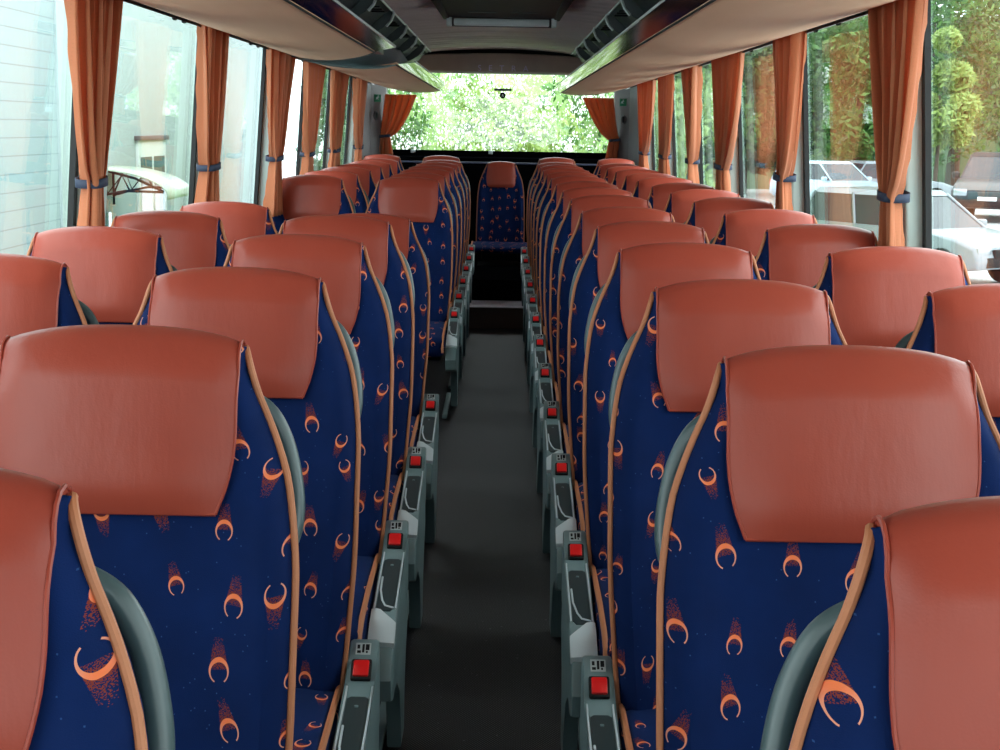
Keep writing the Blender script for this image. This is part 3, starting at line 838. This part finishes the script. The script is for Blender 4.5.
# roof hatch
h = thing('roof_hatch', 'dark framed roof hatch with far wall painted pale as if lit, in the ceiling above the aisle', 'roof hatch', (.01, 7.6, 2.035))
bm = bmesh.new()
for sx in (-1, 1): prism(bm, [(sx*.34, -.70), (sx*.29, -.70), (sx*.29, .70), (sx*.325, .70)], 'z', -.062, .02, bev=.006)
box(bm, -.29, .29, -.70, -.62, -.062, .02, bev=.01)
link('frame', bm, M['black'], h)
link('lid', bx(-.29, .29, -.62, .60, -.055, .0), M['black'], h)
link('whitened_far_wall', bx(-.265, .265, .63, .69, -.095, -.058, bev=.006), M['white'], h)  # far inner wall of the hatch, coloured white to look lit
link('far_frame', bx(-.30, .30, .69, .73, -.098, .01, bev=.008), M['grey_trim'], h)
for x in (-.292, .292): link('corner_post', bx(x-.014, x+.014, .60, .70, -.100, -.03, bev=.005), M['white'], h)
for x in (-.10, .12): link('slot', bx(x-.075, x+.075, .2, .215, -.059, -.054), M['shell_dark'], h)

# ------------------------------------------------------------------ outside
def leaf_mat(name, a, b, tr=.35):
    t = NT(name)
    oi = t.n('ShaderNodeNewGeometry').outputs['Random Per Island']
    c = t.mix(oi, (*a, 1), (*b, 1))
    d = t.bsdf(c, .5); tl = t.n('ShaderNodeBsdfTranslucent', {'Color': c}).outputs[0]
    return t.done(t.n('ShaderNodeMixShader', {0: tr, 1: d, 2: tl}).outputs[0])
M['leafA'] = leaf_mat('light_green_leaves', (.17, .32, .09), (.42, .60, .25), .45)
M['leafB'] = leaf_mat('mid_green_leaves', (.035, .12, .022), (.14, .30, .07))
M['leafC'] = leaf_mat('yellow_green_leaves', (.18, .28, .05), (.38, .50, .15))
M['leafD'] = leaf_mat('dark_green_leaves', (.012, .05, .018), (.045, .15, .04))
M['bark'] = plain('bark', (.10, .07, .05), .9, bump=.5, scale=30)
def tree(loc, rx, rz, n, leaf, mat, label, group, trunk=True, seed=0, cat='tree', name='tree'):
    rnd = random.Random(seed)
    r = thing(name, label, cat, loc, 0, group)
    bm = bmesh.new()
    zc = rz*(1.15 if trunk else .85)
    blobs = [(Vector((rnd.uniform(-.62, .62)*rx, rnd.uniform(-.62, .62)*rx, zc+rnd.uniform(-.6, .65)*rz)), rnd.uniform(.3, .5)) for _ in range(16)]
    for i in range(n):
        c, br = rnd.choice(blobs)
        d = Vector((rnd.gauss(0, 1), rnd.gauss(0, 1), rnd.gauss(0, 1))).normalized()*rnd.uniform(.6, 1)**.5*br*rx
        p = c+Vector((d.x, d.y, d.z*.9))
        if p.z < .1: p.z = .1+rnd.random()*.5
        sz = leaf*rnd.uniform(.6, 1.3)
        u = Vector((rnd.gauss(0, 1), rnd.gauss(0, 1), rnd.gauss(0, 1))).normalized(); w = u.orthogonal().normalized()
        f = [p-u*sz, p+w*sz*.45, p+u*sz, p-w*sz*.45]
        bm.faces.new([bm.verts.new(q) for q in f])
    o = link('foliage', bm, mat, r, smooth=False)
    if trunk: link('trunk', tube(bmesh.new(), [(0, 0, -.1), (.05, 0, zc*.5), (0, .05, zc)], [rx*.07, rx*.05, rx*.03], 10), M['bark'], r)
    else: link('stem', tube(bmesh.new(), [(0, 0, -.1), (.03, 0, zc*.9)], [.06, .03], 8), M['bark'], r)
    return r
GZ = -1.0
# ground right, yard left
def asphalt():
    t = NT('grey_asphalt'); co = t.coord()
    c = t.mix(t.noise(co, 60.0, 4), (.34, .345, .35, 1), (.46, .465, .47, 1))
    return t.done(t.bsdf(c, .55, 0, t.bump(t.noise(co, 90, 3), .3, .01)))
def grass_m():
    t = NT('green_slope'); co = t.coord()
    c = t.mix(t.noise(co, 2.2, 6, .7), (.12, .25, .06, 1), (.40, .56, .22, 1))
    return t.done(t.bsdf(c, .9, 0, t.bump(t.noise(co, 12, 4), .8, .1)))
M['meadow'] = plain('dark_green_slope', (.03, .08, .02), .9, bump=.6, scale=3)
M['asphalt'] = asphalt(); M['grass'] = grass_m()
structure('trim_60', bx(1.5, 40, -20, 62, GZ-.1, GZ), M['asphalt'], label='grey asphalt car park outside the right windows').name = 'ground_car_park'
structure('trim_61', bx(-7, -1.5, -20, 60, -2.3, -2.2), M['asphalt'], label='grey yard outside the left windows').name = 'ground_yard'
bm = bmesh.new(); rows = []
for i in range(40):
    y = 16.5+i*.5
    rows.append([Vector((x, y, -1.3+4.6*sst(17, 25, y)*sst(3.1, 2.5, abs(x))+.25*math.sin(x*2.1+y)+.15*math.sin(y*3+x))) for x in [-5+.4*k for k in range(26)]])
grid(bm, rows); structure('ground_bank', bm, M['grass'], True, 'green bank rising behind the rear window')
bm = bmesh.new(); rows = []
for i in range(14):
    y = 61+i*2.5
    rows.append([Vector((x, y, -1.05+9*sst(61, 86, y)+.4*math.sin(x*.7+y))) for x in range(-4, 46, 2)])
grid(bm, rows); structure('ground_hill', bm, M['meadow'], True, 'wooded slope beyond the car park')
# shrubs behind the bus
k = 0
for x, y, z, rx, mt, lb in ((-2.1, 20.6, -.3, 1.0, 'leafB', 'mid green shrub at the left edge of the rear window view'), (-1.1, 22.3, -.1, 1.1, 'leafA', 'pale green shrub left of centre behind the rear window'), (.1, 20.2, -.5, 1.1, 'leafC', 'yellow-green shrub in the centre behind the rear window'),
                        (1.2, 21.6, -.2, 1.1, 'leafB', 'mid green shrub right of centre behind the rear window'), (2.2, 19.8, -.3, 1.0, 'leafA', 'pale green shrub at the right edge of the rear window view')):
    k += 1
    tree((x, y, z), rx, 1.5, 3600, .075, M[mt], lb, 'shrubs behind the rear window', False, 50+k, 'shrub', 'shrub')
T = [((13.6, 56, GZ), 3.2, 3.4, 'leafB', 'mid green tree behind the parked cars, left of the black car'), ((17.6, 57, GZ), 4.2, 4.2, 'leafB', 'broad mid green tree beyond the black car'), ((22.5, 60, GZ), 4.5, 4.6, 'leafD', 'dark green tree at the far right of the car park'),
     ((15.6, 52.5, GZ), 1.3, 3.3, 'leafC', 'narrow yellow-green tree left of the black car'), ((9.4, 57, GZ), 3.0, 3.0, 'leafD', 'dark green tree behind the white car roofs'), ((6.5, 54, GZ), 3.2, 3.6, 'leafB', 'mid green tree far beyond the right windows'), ((12.0, 60, GZ), 4.4, 5.0, 'leafA', 'tall pale green tree behind the other trees on the right'),
     ((19, 66, 1.0), 5.5, 5.5, 'leafD', 'tall dark tree on the slope at the right')]
for i, (l, rx, rz, mt, lb) in enumerate(T):
    tree(l, rx, rz, 6500, .17, M[mt], lb, 'trees beyond the car park', True, 80+i)

# cars
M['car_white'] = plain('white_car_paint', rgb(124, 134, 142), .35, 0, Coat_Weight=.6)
M['car_black'] = plain('black_car_paint', (.010, .011, .013), .35, 0, Coat_Weight=.1)
M['car_blue'] = plain('pale_blue_car_paint', rgb(178, 200, 214), .22, .3)
M['tyre'] = plain('tyre', (.006, .006, .006), .9, Specular_IOR_Level=.1)
M['lampglass'] = plain('headlamp', (.4, .44, .48), .08, .4)
def car(loc, rz, L, W, H, paint, label, suv=False, group='parked cars', hatch=False):
    r = thing('car', label, 'car', loc, rz, group)
    hood = .60*H if suv else .58*H
    bh = .22*H
    n = L/2
    # body silhouette (x along the length, front = +x)
    low = [(-n, bh+.08), (-n+.02, hood*.82), (-n+.08, hood*1.02), (-n+.30, hood*1.06), (n*.40, hood*1.04), (n*.78, hood*.93), (n-.08, hood*.78), (n, hood*.55), (n-.02, bh), (n-.25, bh-.04), (-n+.25, bh-.04)]
    bm = bmesh.new(); prism(bm, low, 'y', -W/2, W/2, bev=.07, seg=3)
    link('body', bm, M[paint], r)
    # greenhouse: glass volume with roof
    a0, a1 = (-n+.10, n*.42) if (suv or hatch) else (-n+.55, n*.38)
    t0, t1 = (-n+.45, n*.06) if (suv or hatch) else (-n+.95, n*.04)
    def quadring(x0, x1, z, w): return [Vector((x0, -w, z)), Vector((x1, -w, z)), Vector((x1, w, z)), Vector((x0, w, z))]
    bm = bmesh.new()
    V = grid(bm, [quadring(a0, a1, hood*1.02, W*.47), quadring(t0, t1, H*.955, W*.39)], closed=True); bm.faces.new(V[1])
    link('windows', bm, M['carglass'], r, smooth=False)
    bm = bmesh.new(); V = grid(bm, [quadring(t0-.05, t1+.05, H*.94, W*.40), quadring(t0+.02, t1-.06, H, W*.36)], closed=True); bm.faces.new(V[1]); bm.faces.new(V[0][::-1])
    link('roof', bm, M[paint], r)
    bm = bmesh.new()
    for s in (-1, 1):
        for (xa, xb) in ((a1, t1), (a0, t0), ((a0+a1)/2, (t0+t1)/2)):
            tube(bm, [(xa, s*W*.472, hood*1.02), (xb, s*W*.392, H*.96)], .026, 6)
    link('window_posts', bm, M[paint], r)
    wr = .36 if suv else .31
    for s in (-1, 1):
        for x in (-n*.62, n*.66):
            w = link('wheel', cyl(bmesh.new(), (x, s*(W/2-.08), wr), wr, .22, 'y', 28), M['tyre'], r)
            link('rim', cyl(bmesh.new(), (x, s*(W/2+.035), wr), wr*.62, .02, 'y', 20), M['silver'], w)
        bm = bmesh.new(); box(bm, n-.26, n-.03, *sorted((s*W*.28, s*W*.47)), hood*.62, hood*.80, bev=.03); link('headlamp', bm, M['lampglass'], r)
        bm = bmesh.new(); box(bm, n*.30, n*.30+.12, *sorted((s*W*.50, s*W*.60)), hood*1.02, hood*1.18, bev=.03); link('mirror', bm, M[paint], r)
        link('tail_lamp', bx(-n-.005, -n+.10, *sorted((s*W*.34, s*W*.48)), hood*.7, hood*.98, bev=.02), M['red'], r)
    link('grille', bx(n-.06, n+.015, -W*.26, W*.26, hood*.56, hood*.74, bev=.015), M['shell_dark'] if suv else M['black'], r)
    link('lower_grille', bx(n-.06, n+.012, -W*.36, W*.36, bh+.02, bh+.18, bev=.02), M['black'], r)
    link('number_plate', bx(n, n+.025, -.26, .26, bh+.19, bh+.30, bev=.005), M['white'], r)
    return r
car((14.5, 42.5, GZ), math.radians(-115), 4.8, 1.98, 1.92, 'car_black', 'black car with bright headlamps facing the coach across the car park', True)
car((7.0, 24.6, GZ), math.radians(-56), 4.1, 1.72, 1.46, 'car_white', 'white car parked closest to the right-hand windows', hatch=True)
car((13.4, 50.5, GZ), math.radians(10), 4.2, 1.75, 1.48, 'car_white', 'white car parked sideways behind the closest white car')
car((10.8, 47.6, GZ), math.radians(-60), 4.2, 1.75, 1.5, 'car_blue', 'pale blue car parked at the left among the cars outside', hatch=True)
# parking lines: worn white
for i, (x, y) in enumerate(((12.6, 36), (14.8, 36), (17.0, 36))):
    structure('ground_line_%d' % (i+1), bx(x, x+.12, y, y+5, GZ, GZ+.004), M['white'], label='painted parking line')

# building on the left
def siding():
    t = NT('pale_lap_siding'); co = t.coord()
    z = t.n('ShaderNodeSeparateXYZ', {0: co}).outputs[2]
    fr = t.math('FRACT', t.math('MULTIPLY', z, 4.2))
    ln = t.math('LESS_THAN', fr, .07)
    c = t.mix(ln, (.32, .40, .44, 1), (.21, .27, .31, 1))
    return t.done(t.bsdf(c, .6, 0, t.bump(fr, .5, .02)))
M['siding'] = siding()
M['stucco'] = plain('pale_stucco', (.43, .50, .515), .8, bump=.3, scale=60)
M['paneglass'] = plain('house_window_glass', (.12, .17, .19), .06)
BX = -6.5
bd = thing('building', 'pale rendered building with siding and a white window outside the left windows', 'building', (BX, 20, -2.2))
def W_(bm): return bm
link('rendered_wall', bx(-3, 0, 1.3, 22, 0, 9), M['stucco'], bd, smooth=False)
link('siding_wall', bx(-3, .06, -18, 1.28, 0, 7.4), M['siding'], bd, smooth=False)
link('corner_board', bx(-.02, .10, 1.26, 1.42, 0, 7.5, bev=.01), M['stucco'], bd, smooth=False)
wf = link('window', bx(-.02, .05, 6.0, 8.1, 1.55, 3.25, bev=.01), M['white'], bd)
wf['label'] = 'white-framed window'
for y in (6.12, 7.12): link('pane', bx(.04, .056, y, y+.84, 1.7, 2.95), M['paneglass'], wf)
link('lintel', bx(-.02, .10, 5.9, 8.2, 3.25, 3.33, bev=.01), M['grey_trim'], wf)
# glass canopy over a door
cn = bmesh.new(); rows = []
for yy in (2.8, 4.5):
    rows.append([Vector((1.3*math.sin(a)*1.0, yy, 2.55+.42*math.cos(a)-.12)) for a in [k*PI/2/10*1.08 for k in range(11)]])
cn2 = grid(cn, rows)
cano = link('canopy', cn, plain('frosted_canopy', (.55, .62, .50), .3), bd)
md = cano.modifiers.new('t', 'SOLIDIFY'); md.thickness = .02; cano['label'] = 'frosted canopy over the door'
for yy in (2.9, 4.4):
    bm = bmesh.new()
    tube(bm, [(0.0, yy, 2.82), (.35, yy, 2.80), (.75, yy, 2.70), (1.2, yy, 2.50)], .022, 6)
    tube(bm, [(0.0, yy, 2.35), (.3, yy, 2.44), (.6, yy, 2.50), (1.2, yy, 2.49)], .022, 6)
    tube(bm, [(.0, yy, 2.35), (.2, yy, 2.80), (.32, yy, 2.46), (.55, yy, 2.74), (.66, yy, 2.52)], .016, 6)
    tube(bm, [(.01, yy, 2.2), (.01, yy, 2.85)], .025, 6)
    link('bracket', bm, M['black'], cano)
link('door', bx(.0, .05, 3.2, 4.1, .1, 2.1, bev=.01), M['paneglass'], bd)

# ------------------------------------------------------------------ world, light, camera
w = bpy.data.worlds.new('World'); sc.world = w; w.use_nodes = True
nt = w.node_tree; nt.nodes.clear()
out = nt.nodes.new('ShaderNodeOutputWorld'); bg = nt.nodes.new('ShaderNodeBackground')
tc = nt.nodes.new('ShaderNodeTexCoord'); sp = nt.nodes.new('ShaderNodeSeparateXYZ'); rp = nt.nodes.new('ShaderNodeValToRGB')
nt.links.new(tc.outputs['Generated'], sp.inputs[0]); nt.links.new(sp.outputs[2], rp.inputs[0])
rp.color_ramp.elements[0].position = 0.0; rp.color_ramp.elements[0].color = (.80, .88, .90, 1)
rp.color_ramp.elements[1].position = 1.0; rp.color_ramp.elements[1].color = (.95, 1.0, 1.0, 1)
nt.links.new(rp.outputs[0], bg.inputs['Color']); bg.inputs['Strength'].default_value = 5.2
nt.links.new(bg.outputs[0], out.inputs[0])

cam = bpy.data.cameras.new('Camera'); co = bpy.data.objects.new('Camera', cam); COL.objects.link(co)
cam.sensor_width = 36; cam.lens = F/1000*36; cam.clip_start = .05; cam.clip_end = 300
cam.dof.use_dof = False
roll = math.radians(1.0)
d = Vector(((503-500)/F, (375-128)/F, -1)).normalized()          # bus axis in camera coordinates
Rz = Matrix.Rotation(roll, 3, 'Z'); du = Rz @ d                   # before roll
pitch = math.atan2(du.y, -du.z); 
yaw = math.atan2(du.x, math.hypot(du.y, du.z))
R = Matrix.Rotation(yaw, 3, 'Z') @ Matrix.Rotation(PI/2-pitch, 3, 'X') @ Rz
co.matrix_world = Matrix.Translation((XC, 0, ZC)) @ R.to_4x4()
sc.camera = co
sc.view_settings.view_transform = 'Standard'; sc.view_settings.look = 'None'; sc.view_settings.gamma = 1
sc.view_settings.use_curve_mapping = False; sc.view_settings.exposure = 0.1
sc.cycles.use_denoising = True
sc.cycles.max_bounces = 10; sc.cycles.diffuse_bounces = 5; sc.cycles.transparent_max_bounces = 24
sc.cycles.caustics_reflective = False
